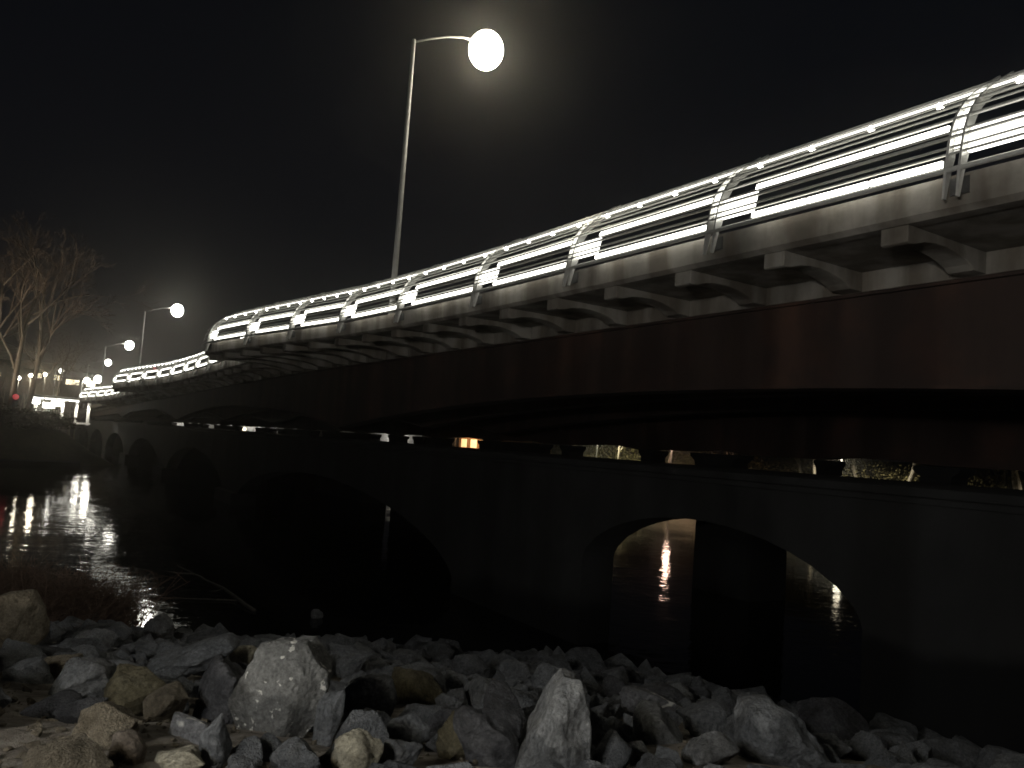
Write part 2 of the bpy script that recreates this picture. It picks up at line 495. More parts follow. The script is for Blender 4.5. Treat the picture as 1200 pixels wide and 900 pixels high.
# brackets under the overhang
by = 6.3 - 2.015 * 23
while by < 121:
    xo = ex(by) + 0.42; z = deck_z(by)
    s_end = by - math.floor(by / SEG) * SEG
    if s_end < 39.6:
        xo = ex(by) + 0.13; zt = z - 0.465; xi = GX - 0.125; L = xi - xo
        prof = [(xo, zt)] + [(xo + u * L, z + h) for u, h in ((0.0, -0.70), (0.03, -0.715), (0.09, -0.70), (0.20, -0.635), (0.33, -0.60), (0.46, -0.595), (0.58, -0.62), (0.69, -0.665), (0.78, -0.72), (0.84, -0.79), (1.0, -0.793))] + [(xi, zt)]
        mb = MB()
        mb.strip([[(px_, by - 0.20, pz) for px_, pz in prof], [(px_, by + 0.20, pz) for px_, pz in prof]])
        mb.build('bracket', CONC, bridge, bevel=0.015)
    by += 2.015

# abutment at the far end
mb = MB(); mb.box((18.5, 206.5, 3.3), (15.5, 3.0, 8.0)); mb.build('abutment', GRIME, bridge)

# ------------------------------------------------------------------ railings (one per scalloped length of walkway)
PROF = [(-0.20, -0.36), (-0.17, 0.0), (-0.13, 0.24), (-0.09, 0.46), (0.03, 0.78), (0.30, 1.10), (0.74, 1.41), (1.06, 1.62)]
def prof_at(z):
    for (oa, za), (ob, zb) in zip(PROF, PROF[1:]):
        if z <= zb: return oa + (ob - oa) * (z - za) / (zb - za)
    return PROF[-1][0]
RAILS = [(0.02, 0.035), (0.24, 0.018), (0.33, 0.018), (0.47, 0.024), (0.55, 0.018), (0.745, 0.025), (0.90, 0.016), (1.03, 0.025), (1.15, 0.018), (1.42, 0.028), (1.56, 0.015)]
BARS = [0.13, 0.63]
LINE = 1.27

def edge_frame(y):
    e = 0.15
    p = Vector((ex(y), y, deck_z(y)))
    k = math.floor(y / SEG); lo, hi = k * SEG + 0.02, k * SEG + SEG - 0.6
    a, b = max(lo, y - e), min(hi, y + e)
    t = Vector((ex(b) - ex(a), b - a, 0)); t.normalize()
    n = Vector((t.y, -t.x, 0))                 # inward, away from the river
    if n.x < 0: n = -n
    return p, t, n

def on_curve(y, z, out=0.0):
    p, t, n = edge_frame(y)
    return p + n * (prof_at(z) - out) + Vector((0, 0, z))

POSTS = [1.35, 5.35, 9.4, 13.4, 17.35, 21.7, 25.75, 29.5, 33.4, 38.0]

def make_railing(k, label):
    y0 = k * SEG
    root = empty('bridge_railing', (9.75, y0, deck_z(y0)))
    tag(root, label, 'railing', 'scalloped lit railings along the walkway')
    y_s = [y0 + 0.1 + 0.75 * i for i in range(53)]
    y_s = [y for y in y_s if y < y0 + 38.6] + [y0 + 38.6, y0 + 39.1, y0 + 39.45]
    for z, r in RAILS:
        MB().tube([on_curve(y, z) for y in y_s], r, 6).build('rail', RAILM, root, smooth=True)
    MB().tube([on_curve(y, LINE) for y in y_s], 0.016, 5).build('light_line', LEDT, root, smooth=True)
    for i, s in enumerate(POSTS):
        y = y0 + s
        p, t, n = edge_frame(y)
        mb = MB()
        fine = []
        for a, b in zip(PROF, PROF[1:]):
            for q in range(3): fine.append((a[0] + (b[0] - a[0]) * q / 3, a[1] + (b[1] - a[1]) * q / 3))
        fine.append(PROF[-1])
        for _ in range(2):
            fine = [fine[0]] + [((fine[j-1][0] + 2 * fine[j][0] + fine[j+1][0]) / 4, (fine[j-1][1] + 2 * fine[j][1] + fine[j+1][1]) / 4) for j in range(1, len(fine) - 1)] + [fine[-1]]
        for side in (-0.085, 0.085):
            rings = []
            m = len(fine)
            for j, (o_, z_) in enumerate(fine):
                f = j / (m - 1)
                dpt = 0.14 * min(1.0, 0.12 + 3.2 * f) * (1.0 - 0.35 * f)
                a = fine[max(j - 1, 0)]; b = fine[min(j + 1, m - 1)]
                tv = Vector((b[0] - a[0], b[1] - a[1])); tv.normalize()
                nv = Vector((tv.y, -tv.x))
                oo = (o_ - nv.x * 0.03, z_ - nv.y * 0.03); ii = (o_ + nv.x * dpt, z_ + nv.y * dpt)
                ring = []
                for (o2, z2), ss in ((oo, -0.016), (oo, 0.016), (ii, 0.016), (ii, -0.016)):
                    ring.append(p + n * o2 + t * (side + ss) + Vector((0, 0, z2)))
                rings.append(ring)
            mb.strip(rings)
        # clamps between the fins and base bolt plate
        for z_ in (0.30, 0.9):
            c = p + n * (prof_at(z_) + 0.06) + Vector((0, 0, z_))
            mb.tube([c - t * 0.09, c + t * 0.09], 0.02, 6)
        c = p + n * (-0.012) + Vector((0, 0, -0.16))
        po = mb.build('post', RAILM, root)
        mb = MB(); mb.box(c, (0.02, 0.24, 0.22), math.atan2(t.y, t.x) - math.pi / 2); mb.build('base_plate', DARKST, root)
        rings = []
        for q in range(11):
            z_ = 0.26 + q * 0.104
            rings.append([on_curve(y, z_, -0.05) + t * sx for sx in (-0.05, 0.05)] + [on_curve(y, z_, -0.07) + t * sx for sx in (0.05, -0.05)])
        MB().strip(rings).build('light_strip', PANEL, root)
        # panel beside the post with an emissive material
        yb = y - 0.14
        pan = MB()
        rings = []
        for q in (0.0, 0.33, 0.66):
            r = []
            for z_, out in ((0.22, 0.0), (0.56, 0.0), (0.56, -0.07), (0.22, -0.07)):
                r.append(on_curve(yb - q, z_, out - 0.02))
            rings.append(r)
        if yb - 0.7 > y0: pan.strip(rings).build('emissive_panel', PANEL, root)
    # lit bars between posts
    for a, b in zip(POSTS, POSTS[1:]):
        for zi, z in enumerate(BARS):
            ya, yb = y0 + a + 0.16, y0 + b - (0.84 if zi == 0 else 0.80)
            lb = MB()
            for u in range(3):
              y1, y2 = ya + (yb - ya) * u / 3 + (0.02 if u else 0), ya + (yb - ya) * (u + 1) / 3 - (0.02 if u < 2 else 0)
              rings = []
              for q in range(4):
                y = y1 + (y2 - y1) * q / 3
                rings.append([on_curve(y, z - 0.042, 0.0), on_curve(y, z + 0.042, 0.0), on_curve(y, z + 0.042, -0.04), on_curve(y, z - 0.042, -0.04)])
              lb.strip(rings)
            lb.build('light_bar', LED, root)
        for q in range(4):
            y = y0 + a + (b - a) * (q + 0.5) / 4
            c = on_curve(y, 1.16)
            mb = MB(); mb.ball(c, 0.048, 8, 6); mb.build('spot_lamp', SPOT, root, smooth=True)
    return root
make_railing(-1, 'curved steel railing length at the near right beside the viewer, beyond the lit stretch')
make_railing(0, 'nearest and longest glowing steel railing with curved posts and bright light bars')
make_railing(1, 'second glowing railing, seen small below and behind the tip of the nearest one')
make_railing(2, 'most distant short strip of glowing railing above the lit white portal')

# ------------------------------------------------------------------ older concrete arch bridge underneath
old = empty('arch_bridge', (18, 0, 0))
tag(old, 'dark old concrete arch bridge with piers standing in the river under the girders', 'arch bridge')
ARCH = [(-14, -2, 3.2, 1.5), (8.0, 15.5, 3.40, 2.05), (22.0, 50.0, 2.75, 0.4), (54, 76, 2.9, 0.6), (81, 103, 2.9, 0.6), (108, 130, 2.9, 0.6), (135, 157, 2.9, 0.6), (162, 184, 2.9, 0.6)]
def arch_under(y):
    for a, b, c, s in ARCH:
        if a < y < b:
            m = (a + b) / 2; h = (b - a) / 2
            q = max(0.0, 1 - ((y - m) / h) ** 2)
            return s + (c - s) * q ** 0.58 if (b - a) < 10 else s + (c - s) * q ** 0.6
    return None
def arch_wall(x0, x1, name):
    mb = MB()
    gy = set([-40.5 + 0.5 * i for i in range(485)])
    for a, b, c, s in ARCH:
        gy |= {a, b, a + 0.001, b - 0.001, a + 0.05, a + 0.15, b - 0.05, b - 0.15}
    gy = sorted(gy)
    rings = []
    for y in gy:
        u = arch_under(y)
        zb = -2.5 if u is None else u
        rings.append([(x0, y, 4.28), (x0, y, zb), (x1, y, zb), (x1, y, 4.28)])
    mb.strip(rings)
    return mb
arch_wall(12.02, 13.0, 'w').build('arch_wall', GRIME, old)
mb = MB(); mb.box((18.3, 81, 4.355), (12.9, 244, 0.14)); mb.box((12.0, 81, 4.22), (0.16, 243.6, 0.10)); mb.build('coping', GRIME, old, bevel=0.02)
# plinth courses at the pier feet
for a, b in ((50, 54), (76, 81), (103, 108)):
    mb = MB(); mb.box((12.4, (a + b) / 2, 0.1), (1.5, (b - a) + 0.5, 1.2)); mb.build('pier_footing', GRIME, old, bevel=0.05)
# inner columns of the back row; long ones are added blocks blackening the arches
for ya, yb in ((-4, -1), (18.6, 21.2), (36, 48.5), (53.5, 64), (69.4, 73.7), (78, 94), (97, 134), (136, 185)):
    mb = MB()
    rings = [[(21.6 - f, ya - f, z), (23.4 + f, ya - f, z), (23.4 + f, yb + f, z), (21.6 - f, yb + f, z)] for z, f in ((-2.5, 0.04), (3.6, 0), (4.28, 0.3))]
    mb.strip(rings).build('pier_or_light_block', GRIME, old)
# bearing blocks with flared heads carrying the girders
GAPS = [(10.97, 12.76), (14.2, 17.15), (17.77, 21.19), (23.68, 25.91), (26.86, 31.82), (32.85, 34.68), (38.72, 39.09), (41.26, 45.86), (47.47, 48.49), (50.37, 52.78), (54.62, 57.87), (69.37, 72.44), (83.56, 86.44), (92.44, 101.66), (114.36, 121.72), (137.2, 148.33), (179.0, 186.5)]
edges = [-40.0, 9.2]
lo = 9.0
blocks = []
for (a, b), (c, d) in zip([(-41, -3)] + GAPS, GAPS + [(200, 204)]):
    blocks.append((b, c))
for a, b in blocks:
    w_ = b - a; fl = min(0.25, w_ * 0.2)
    rings = [[(23.6, a + f, z), (24.5, a + f, z), (24.5, b - f, z), (23.6, b - f, z)] for z, f in ((4.43, fl), (4.62, fl), (4.80, 0), (4.93, 0))]
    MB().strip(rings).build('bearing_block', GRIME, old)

# ------------------------------------------------------------------ street lamps on the bridge
def street_lamp(x, y, zb, height, arm, label, gmat, energy, group='street lamps along the bridge', kind='bridge', r=0.14, color=(1.0, 0.93, 0.78), bulb=1.0):
    root = empty('street_lamp', (x, y, zb))
    tag(root, label, 'street lamp', group)
    MB().tube([(x, y, zb), (x, y, zb + 0.4), (x, y, zb + height)], [r * 1.4, r, r * 0.6], 10).build('pole', POLEM, root, smooth=True)
    mb = MB(); mb.box((x, y, zb + 0.06), (0.36, 0.36, 0.12)); mb.build('base_plate', STEEL, root, bevel=0.02)
    top = zb + height
    pts = [(x, y, top - 0.10)] + [(x + arm * q, y, top - 0.10 + 0.95 * math.sin(q * math.pi / 2) * min(1, arm / 2)) for q in (0.25, 0.5, 0.75, 1.0)]
    if arm > 0.1:
        MB().tube(pts, 0.04, 8).build('arm', POLEM, root, smooth=True)
    hx, hz = pts[-1][0], pts[-1][2]
    head = MB()
    rings = []
    for q, wv, hv in ((0.0, 0.06, 0.05), (0.12, 0.13, 0.10), (0.45, 0.18, 0.13), (0.75, 0.15, 0.10), (0.85, 0.07, 0.05)):
        rings.append([(hx - 0.08 + q, y + wv * math.cos(a), hz + 0.05 + hv * max(0, math.sin(a))) for a in [i * math.pi / 6 for i in range(7)]])
    head.strip(rings).build('lamp_head', STEEL, root, smooth=True)
    lens = MB(); lens.ball((hx + 0.36, y, hz - 0.07 * bulb), 0.20 * bulb, 18, 12, (1.0, 1.0, 1.12)); lens.build('bloom_ball', gmat, root, smooth=True)  # oversized glowing ball: the lamp's lens bloom is put into its size
    if energy:
        ld = bpy.data.lights.new('lamp_light', 'POINT'); ld.energy = energy; ld.color = color; ld.shadow_soft_size = 0.15
        lo_ = bpy.data.objects.new('lamp_light', ld); COL.objects.link(lo_); lo_.location = (hx + 0.36, y, hz - 0.35)
        lo_.parent = root; lo_.matrix_parent_inverse = Matrix.Translation(root.location).inverted()
    return root
street_lamp(11.2, 26.5, 8.4, 11.05, 2.7, 'tall lamp post with blazing head, rising above the nearest railing', LAMPG, 0, bulb=3.4, r=0.115)
street_lamp(11.5, 97.5, deck_z(97.5), 9.5, 3.0, 'second lamp post, smaller, beyond the end of the nearest railing', LAMPG2, 0, bulb=3.3)
street_lamp(11.4, 140, deck_z(140), 9.2, 3.0, 'small far lamp to the left of the second lamp post', LAMPG2, 0, bulb=3.3)
street_lamp(11.4, 172, deck_z(172), 8.6, 3.0, 'tiny lamp low in the distance above the farthest railing', LAMPG2, 0, bulb=2.8)

# lamp on the viewer's side of the river, just behind the viewpoint (lights the riprap and the bridge face)
def park_lamp(p, h, energy, label, group=None, down=False, gmat=LAMPG, color=(1.0, 0.96, 0.88), bulb=0.22):
    root = empty('park_lamp', p); tag(root, label, 'lamp post', group)
    x, y, z = p
    MB().tube([(x, y, z), (x, y, z + 0.5), (x, y, z + h)], [0.11, 0.075, 0.05], 10).build('pole', DARKST, root, smooth=True)
    MB().tube([(x, y, z + h + 2 * bulb + 0.02), (x, y, z + h + 2 * bulb + 0.14)], [bulb * 1.4, 0.05], 12).build('cap', DARKST, root, smooth=True)
    MB().tube([(x, y, z + h), (x, y, z + h + 0.05)], [0.06, bulb * 0.8], 12).build('collar', DARKST, root, smooth=True)
    mb = MB(); mb.ball((x, y, z + h + bulb + 0.04), bulb, 14, 8); mb.build('lantern', gmat, root, smooth=True)
    ld = bpy.data.lights.new('lamp_light', 'SPOT' if down else 'POINT'); ld.energy = energy; ld.color = color; ld.shadow_soft_size = bulb * 1.2
    if down: ld.spot_size = R_(165); ld.spot_blend = 0.25
    lo_ = bpy.data.objects.new('lamp_light', ld); COL.objects.link(lo_); lo_.location = (x, y, z + h - 0.15)
    lo_.parent = root; lo_.matrix_parent_inverse = Matrix.Translation(root.location).inverted()
    return root
pl = fwd(-9.5, -6.5, 3.1)
park_lamp(pl, 2.3, 3500, 'lamp post behind the viewer lighting the bridge side from the path')
park_lamp(fwd(-1.7, -3.0, 3.1), 3.0, 800, 'nearer lamp post behind the viewer lighting the riprap', bulb=0.40, color=(0.97, 0.98, 1.0))

# ------------------------------------------------------------------ rocks
def rock_mesh(name, seed, dims, cuts=2, npts=13, jag=0.05, round_=0.0, outline=None):
    rng = random.Random(seed)
    bm = bmesh.new()
    if outline:
        cx = sum(p[0] for p in outline) / len(outline); cz = sum(p[1] for p in outline) / len(outline)
        for x, z in outline:
            bm.verts.new((x, -0.16 - 0.10 * rng.random(), z)); bm.verts.new((x * 0.9, 0.3 + 0.15 * rng.random(), z * 0.85))
        for q in range(3):
            x, z = outline[rng.randrange(len(outline))]
            bm.verts.new((cx + (x - cx) * 0.45, -0.5 + 0.05 * rng.random(), cz + (z - cz) * 0.45))
    for i in range(0 if outline else npts):
        v = Vector((rng.gauss(0, 1), rng.gauss(0, 1), rng.gauss(0, 1))); v.normalize()
        # push towards a box so that the hull has broad facets and clear edges
        mxa = max(abs(v.x), abs(v.y), abs(v.z)); v = v.lerp(v / mxa, 0.55) * rng.uniform(0.82, 1.0)
        bm.verts.new((v.x * 0.5, v.y * 0.5, v.z * 0.5))
    r = bmesh.ops.convex_hull(bm, input=bm.verts)
    bmesh.ops.delete(bm, geom=[e for e in r.get('geom_interior', []) if isinstance(e, bmesh.types.BMVert)], context='VERTS')
    bmesh.ops.dissolve_limit(bm, angle_limit=R_(14), verts=bm.verts, edges=bm.edges)
    bmesh.ops.bevel(bm, geom=list(bm.edges), offset=0.02 + 0.065 * round_, segments=2 if cuts > 1 else 1, profile=0.6, affect='EDGES')
    bmesh.ops.triangulate(bm, faces=bm.faces)
    for _ in range(cuts):
        long_e = [e for e in bm.edges if e.calc_length() > (0.11 if cuts > 2 else 0.2)]
        if long_e: bmesh.ops.subdivide_edges(bm, edges=long_e, cuts=1, use_grid_fill=True)
        bmesh.ops.triangulate(bm, faces=bm.faces)
    if round_ and not outline:
        bmesh.ops.smooth_vert(bm, verts=bm.verts, factor=0.5, use_axis_x=True, use_axis_y=True, use_axis_z=True)
    off = Vector((seed * 1.37 % 50, seed * 0.71 % 50, seed * 2.1 % 50))
    bm.normal_update()
    for v in bm.verts:
        p = v.co * 3.0 + off
        d = noise.fractal(p, 0.9, 2.1, 4) * jag + noise.noise(p * 4.0) * jag * 0.3
        v.co += v.normal * d
    # normalise extents to dims
    xs = [v.co for v in bm.verts]
    mn = Vector((min(p.x for p in xs), min(p.y for p in xs), min(p.z for p in xs))); mx = Vector((max(p.x for p in xs), max(p.y for p in xs), max(p.z for p in xs)))
    sz = mx - mn; c = (mx + mn) / 2
    for v in bm.verts:
        q = v.co - c
        v.co = Vector((q.x / sz.x * dims[0], q.y / sz.y * dims[1], q.z / sz.z * dims[2]))
    bm.normal_update()
    me = bpy.data.meshes.new(name); bm.to_mesh(me); bm.free()
    for p in me.polygons: p.use_smooth = True
    try: me.set_sharp_from_angle(angle=R_(38))
    except Exception: pass
    return me

def pix_ray(px, py):
    d = cF * 930.0 + cR * (px - 600) + cU * (450 - py); d.normalize(); return d
def pix_bank(px, py):
    """where the line of sight through a point of the photo meets the bank"""
    d = pix_ray(px, py); o = Vector((0, 0, CZ)); t = 1.5
    while t < 40:
        p = o + d * t
        wd, la = to_wl(p.x, p.y)
        if p.z <= max(bank_z(wd, la, False), 0.0): return p, (p - o).dot(cF)
        t += 0.02
    return p, t

# centre x, centre y, width, height (photo pixels), kind of stone, roll in the picture plane, roundness, label
OUTL = {
 1: [(-.25, .42), (.2, .5), (.48, .25), (.45, -.15), (.2, -.5), (-.25, -.47), (-.5, -.1)],
 2: [(.02, .5), (.26, .47), (.42, .2), (.5, -.2), (.4, -.5), (-.5, -.5), (-.42, -.32), (-.12, .3)],
 4: [(-.45, .42), (-.2, .5), (.12, .25), (.5, -.38), (.2, -.5), (-.42, -.36)],
 8: [(-.5, -.35), (-.4, -.05), (.38, .5), (.5, .34), (.3, -.02), (-.22, -.5)],
 10: [(-.45, .2), (-.15, .45), (.3, .5), (.5, .05), (.38, -.42), (-.1, -.5), (-.5, -.2)],
}
HERO = [
 (14, 737, 66, 82, 'tan', 0, 0.6, 'large tan topped boulder at the water edge, left of all the other rocks'),
 (330, 818, 114, 118, 'speck', 0, 0.3, 'big rounded grey boulder spattered with white flecks'),
 (648, 862, 96, 122, 'pale', 0, 0.15, 'tall pointed pale grey rock with a bright pitted right face'),
 (575, 868, 80, 84, 'dark', -20, 0.2, 'rough dark rock leaning against the tall pointed pale rock'),
 (922, 870, 126, 76, 'grey', 0, 0.2, 'long smooth grey slab sloping down to the right'),
 (152, 820, 72, 54, 'olive', 8, 0.15, 'olive brown block left of the ochre stone'),
 (195, 832, 62, 44, 'tan', -24, 0.4, 'ochre stone tilted against the olive brown block'),
 (149, 882, 42, 42, 'pink', 0, 0.6, 'pinkish squared cobble on the gravel at lower left'),
 (222, 776, 112, 60, 'grey', 0, 0.05, 'long grey slab tilted up to the right, above the ochre stone'),
 (98, 800, 70, 50, 'pale', 0, 0.2, 'mottled pale rock left of the olive brown block'),
 (432, 823, 68, 54, 'grey', 6, 0.1, 'angular grey rock to the right of the white flecked boulder'),
 (417, 888, 60, 50, 'cream', 8, 0.3, 'bright cream coloured block at the bottom edge'),
 (478, 862, 52, 36, 'grey', 14, 0.1, 'small grey wedge above and right of the cream block'),
 (470, 888, 46, 36, 'grey', 5, 0.1, 'grey rock standing just right of the cream block'),
 (534, 868, 46, 52, 'olive', 4, 0.1, 'upright brownish grey block left of the rough dark rock'),
 (562, 818, 42, 38, 'pale', 20, 0.0, 'pale triangular stone in front of the dark hollow'),
 (487, 812, 66, 44, 'olive', 0, 0.3, 'brownish stone with a wide flat top right of the angular grey rock'),
 (535, 805, 38, 26, 'grey', 0, 0.2, 'low grey stone behind the pale triangular stone'),
 (765, 830, 84, 30, 'vein', 8, 0.1, 'flat stone with a whitish right edge behind the other slabs'),
 (772, 862, 66, 50, 'pale', 10, 0.2, 'pale grey block to the right of the tall pointed rock'),
 (834, 852, 70, 46, 'grey', -6, 0.15, 'broad grey rock left of the long sloping slab'),
 (832, 886, 66, 44, 'pale', -10, 0.2, 'pale bluish rock on the bottom edge, left of the long slab'),
 (748, 888, 26, 26, 'pale', 0, 0.7, 'small round pale stone by the bottom edge right of the pointed rock'),
 (1124, 889, 82, 34, 'grey', 10, 0.2, 'flat grey rock alone in the shade at the lower right'),
 (978, 852, 86, 50, 'dark', 28, 0.15, 'dark slab lying behind the long sloping slab'),
 (1018, 882, 60, 36, 'grey', 15, 0.1, 'grey rock between the long slab and the lower right flat rock'),
 (386, 846, 32, 64, 'grey', 2, 0.1, 'narrow upright grey stone touching the right of the flecked boulder'),
 (252, 874, 40, 60, 'grey', 3, 0.45, 'upright pale grey stone left of the flecked boulder foot'),
 (220, 862, 54, 46, 'vein', -20, 0.1, 'grey stone with a white tip below the ochre stone'),
 (262, 818, 70, 70, 'dark', 10, 0.2, 'dark block in shade to the left of the flecked boulder'),
 (196, 740, 52, 36, 'pale', 0, 0.7, 'rounded pale boulder at the water edge below the light reflection'),
 (404, 780, 46, 40, 'grey', 14, 0.0, 'pointed grey rock just above the narrow upright stone'),
 (552, 785, 46, 30, 'grey', 8, 0.0, 'roof shaped grey stone near the dark water, left of its twin'),
 (604, 790, 52, 30, 'grey', 0, 0.1, 'broad grey stone near the dark water above the pointed rock'),
 (515, 768, 34, 26, 'grey', 0, 0.0, 'small blocky stone near the dark water'),
 (372, 720, 16, 11, 'pale', 0, 0.8, 'lone small rounded stone out in the water'),
 (282, 770, 34, 26, 'cream', 12, 0.5, 'pale rounded stone behind the tilted slab'),
 (215, 892, 60, 30, 'cream', 0, 0.2, 'pale ribbed stone on the bottom edge below the white tipped stone'),
 (712, 808, 40, 24, 'dark', 0, 0.2, 'dark rounded stone in shade right of the pointed rock top'),
 (62, 745, 20, 26, 'grey', 0, 0.5, 'small grey stone beside the large tan boulder'),
]
taken = []
heropix = []
for i, (px, py, pw, ph, kind, roll, rd, label) in enumerate(HERO):
    base, dep = pix_bank(px, min(py + ph * 0.40, 960))
    m_ = dep / 930.0
    wid, hei = pw * m_, ph * m_
    hei_w = hei * 1.12
    dpt = 0.5 * (wid + hei) * random.Random(i).uniform(0.85, 1.1)
    me = rock_mesh('rock', 100 + i * 7, (wid, dpt, hei_w), cuts=4 if pw > 38 else 3, npts=12 if rd < 0.3 else 17, jag=0.055 if rd < 0.4 else 0.035, round_=rd, outline=OUTL.get(i))
    me.materials.append(RK[kind])
    o = bpy.data.objects.new('rock', me); COL.objects.link(o)
    d = pix_ray(px, py)
    c = Vector((0, 0, CZ)) + d * (dep / d.dot(cF)) + Vector((d.x, d.y, 0)).normalized() * dpt * 0.2
    o.location = c
    view = math.atan2(cF.y, cF.x) - math.pi / 2
    o.rotation_euler = (Matrix.Rotation(view, 3, 'Z') @ Matrix.Rotation(R_(roll + 4), 3, 'Y')).to_euler()
    tag(o, label, 'rock', 'riprap rocks on the river bank')
    wd, la = to_wl(c.x, c.y)
    taken.append((wd, la, max(wid, dpt) * 0.5)); heropix.append((px, py, pw, ph, wd))

# filler riprap: shared meshes, every stone its own object
rng = random.Random(5)
protos = []
for i in range(16):
    me = rock_mesh('riprap_stone', 900 + i, (1.0, rng.uniform(0.7, 0.95), rng.uniform(0.55, 0.8)), cuts=3, npts=12, jag=0.05, round_=0.1 if i % 4 else 0.5)
    protos.append(me)
kinds = ['grey', 'grey', 'pale', 'grey', 'grey', 'dark', 'grey', 'grey', 'dark', 'grey', 'pale', 'grey', 'grey', 'grey', 'grey', 'tan']
for me, kd in zip(protos, kinds): me.materials.append(RK[kd])
spots = []
cells = {}
for _ in range(60000):
    wd = rng.uniform(3.3, 17.6)
    half = 0.74 * wd + 1.2
    la = rng.uniform(-half, half)
    r = rng.choice((0.11, 0.14, 0.17, 0.21, 0.25, 0.30)) * (0.85 + 0.02 * wd)
    if wd < 4.2 and r > 0.19: continue
    if wd < 6.5 and r < 0.11 and rng.random() < 0.7: continue
    ok = True
    for (a, b, q) in taken:
        if (a - wd) ** 2 + (b - la) ** 2 < (q * 0.85 + r * 0.75) ** 2: ok = False; break
    if not ok: continue
    for (a, b, q) in spots:
        if (a - wd) ** 2 + (b - la) ** 2 < ((q + r) * 0.80) ** 2: ok = False; break
    if not ok: continue
    z = bank_z(wd, la)
    if z < -0.35: continue
    if la > 1.9 and wd < 5 and r > 0.16: continue
    q = fwd(wd, la, z + r * 0.9) - Vector((0, 0, CZ)); dq = q.dot(cF)
    qx, qy, qr = 600 + 930 * q.dot(cR) / dq, 450 - 930 * q.dot(cU) / dq, 930 * r / dq
    if qx < 50 + (qy - 770) * 0.9 and qy > 765 and rng.random() < 0.96: continue      # bare gravel at lower left
    for (px, py, pw, ph, hw) in heropix:
        if wd < hw and abs(qx - px) < pw * 0.46 + qr * 0.6 and py - ph * 0.5 - qr < qy < py + ph * 0.33: ok = False; break
    if not ok: continue
    spots.append((wd, la, r))
spots.sort(key=lambda s: -s[2] / s[0])
near = spots[:255]; rest = spots[255:]
def place(o_or_mb, wd, la, r, k):
    z = bank_z(wd, la)
    s = 2.15 * r * rng.uniform(0.9, 1.1)
    rot = Matrix.Rotation(rng.uniform(0, 6.28), 3, 'Z') @ Matrix.Rotation(rng.gauss(0, 0.35), 3, 'X') @ Matrix.Rotation(rng.gauss(0, 0.35), 3, 'Y')
    return fwd(wd, la, z + s * 0.16), rot, s
for i, (wd, la, r) in enumerate(near):
    k = rng.randrange(len(protos))
    loc, rot, s = place(None, wd, la, r, k)
    o = bpy.data.objects.new('riprap_stone', protos[k]); COL.objects.link(o)
    o.location = loc; o.rotation_euler = rot.to_euler(); o.scale = (s, s, s)
    tag(o, 'ordinary angular riprap stone packed among the larger named boulders of the bank', 'stone', 'riprap stones filling the bank')
if rest:
    mb = MB()
    small = [rock_mesh('stone', 700 + i, (1, 0.85, 0.65), cuts=1, npts=10, jag=0.04) for i in range(6)]
    for wd, la, r in rest:
        me = small[rng.randrange(6)]
        loc, rot, s = place(None, wd, la, r, 0)
        mb.add([loc + rot @ (v.co * s) for v in me.vertices], [tuple(p.vertices) for p in me.polygons])
    o = mb.build('riprap', RK['grey']); tag(o, 'farther riprap stones down by the dark water', 'riprap', kind='stuff')

# loose pebbles and gravel
mb = MB()
peb = [rock_mesh('pebble', 400 + i, (1, 0.8, 0.6), cuts=1, npts=9, jag=0.02, round_=0.3) for i in range(5)]
for _ in range(5200):
    wd = 3.2 + 5.5 * rng.random() ** 1.6; la = rng.uniform(-0.75 * wd - 0.8, 0.75 * wd + 0.5)
    if la > -1.2 and rng.random() < 0.8: continue
    s = 0.012 + 0.055 * rng.random() ** 3
    z = bank_z(wd, la)
    rot = Matrix.Rotation(rng.uniform(0, 6.28), 3, 'Z') @ Matrix.Rotation(rng.gauss(0, 0.5), 3, 'X')
    me = peb[rng.randrange(5)]
    loc = fwd(wd, la, z + s * 0.15)
    mb.add([loc + rot @ (v.co * s) for v in me.vertices], [tuple(p.vertices) for p in me.polygons])
o = mb.build('gravel', RK['tan']); tag(o, 'loose brown pebbles and gravel between the rocks at lower left', 'gravel', kind='stuff')

# dry brush at the left water edge
def brush_mesh(seed):
    rg = random.Random(seed); mb = MB()
    for _ in range(420):
        a = rg.uniform(0, 6.28); r0 = abs(rg.gauss(0, 0.28)); p0 = Vector((r0 * math.cos(a), r0 * math.sin(a), -0.05))
        d = Vector((math.cos(a) * rg.uniform(0, .7), math.sin(a) * rg.uniform(0, .7), 1)).normalized()
        L = rg.uniform(0.35, 1.0)
        m1 = p0 + d * L * 0.5 + Vector((rg.gauss(0, .05), rg.gauss(0, .05), 0)); e = p0 + d * L + Vector((rg.gauss(0, .14), rg.gauss(0, .14), -0.10 * L))
        mb.tube([p0, m1, e], [0.006, 0.004, 0.002], 3, cap=False)
        for q in range(3):
            c = m1.lerp(e, rg.random()); t2 = c + Vector((rg.gauss(0, .12), rg.gauss(0, .12), rg.uniform(0, .15)))
            mb.tube([c, t2], [0.003, 0.0015], 3, cap=False)
    return mb
bm_ = [brush_mesh(i).mesh('dry_brush') for i in range(3)]
SHRUB = mat_noise('reddish_brush', [(0.3, (0.10, 0.065, 0.045)), (0.7, (0.20, 0.135, 0.10))], scale=3, rough=0.95)
for m_ in bm_: m_.materials.append(SHRUB)
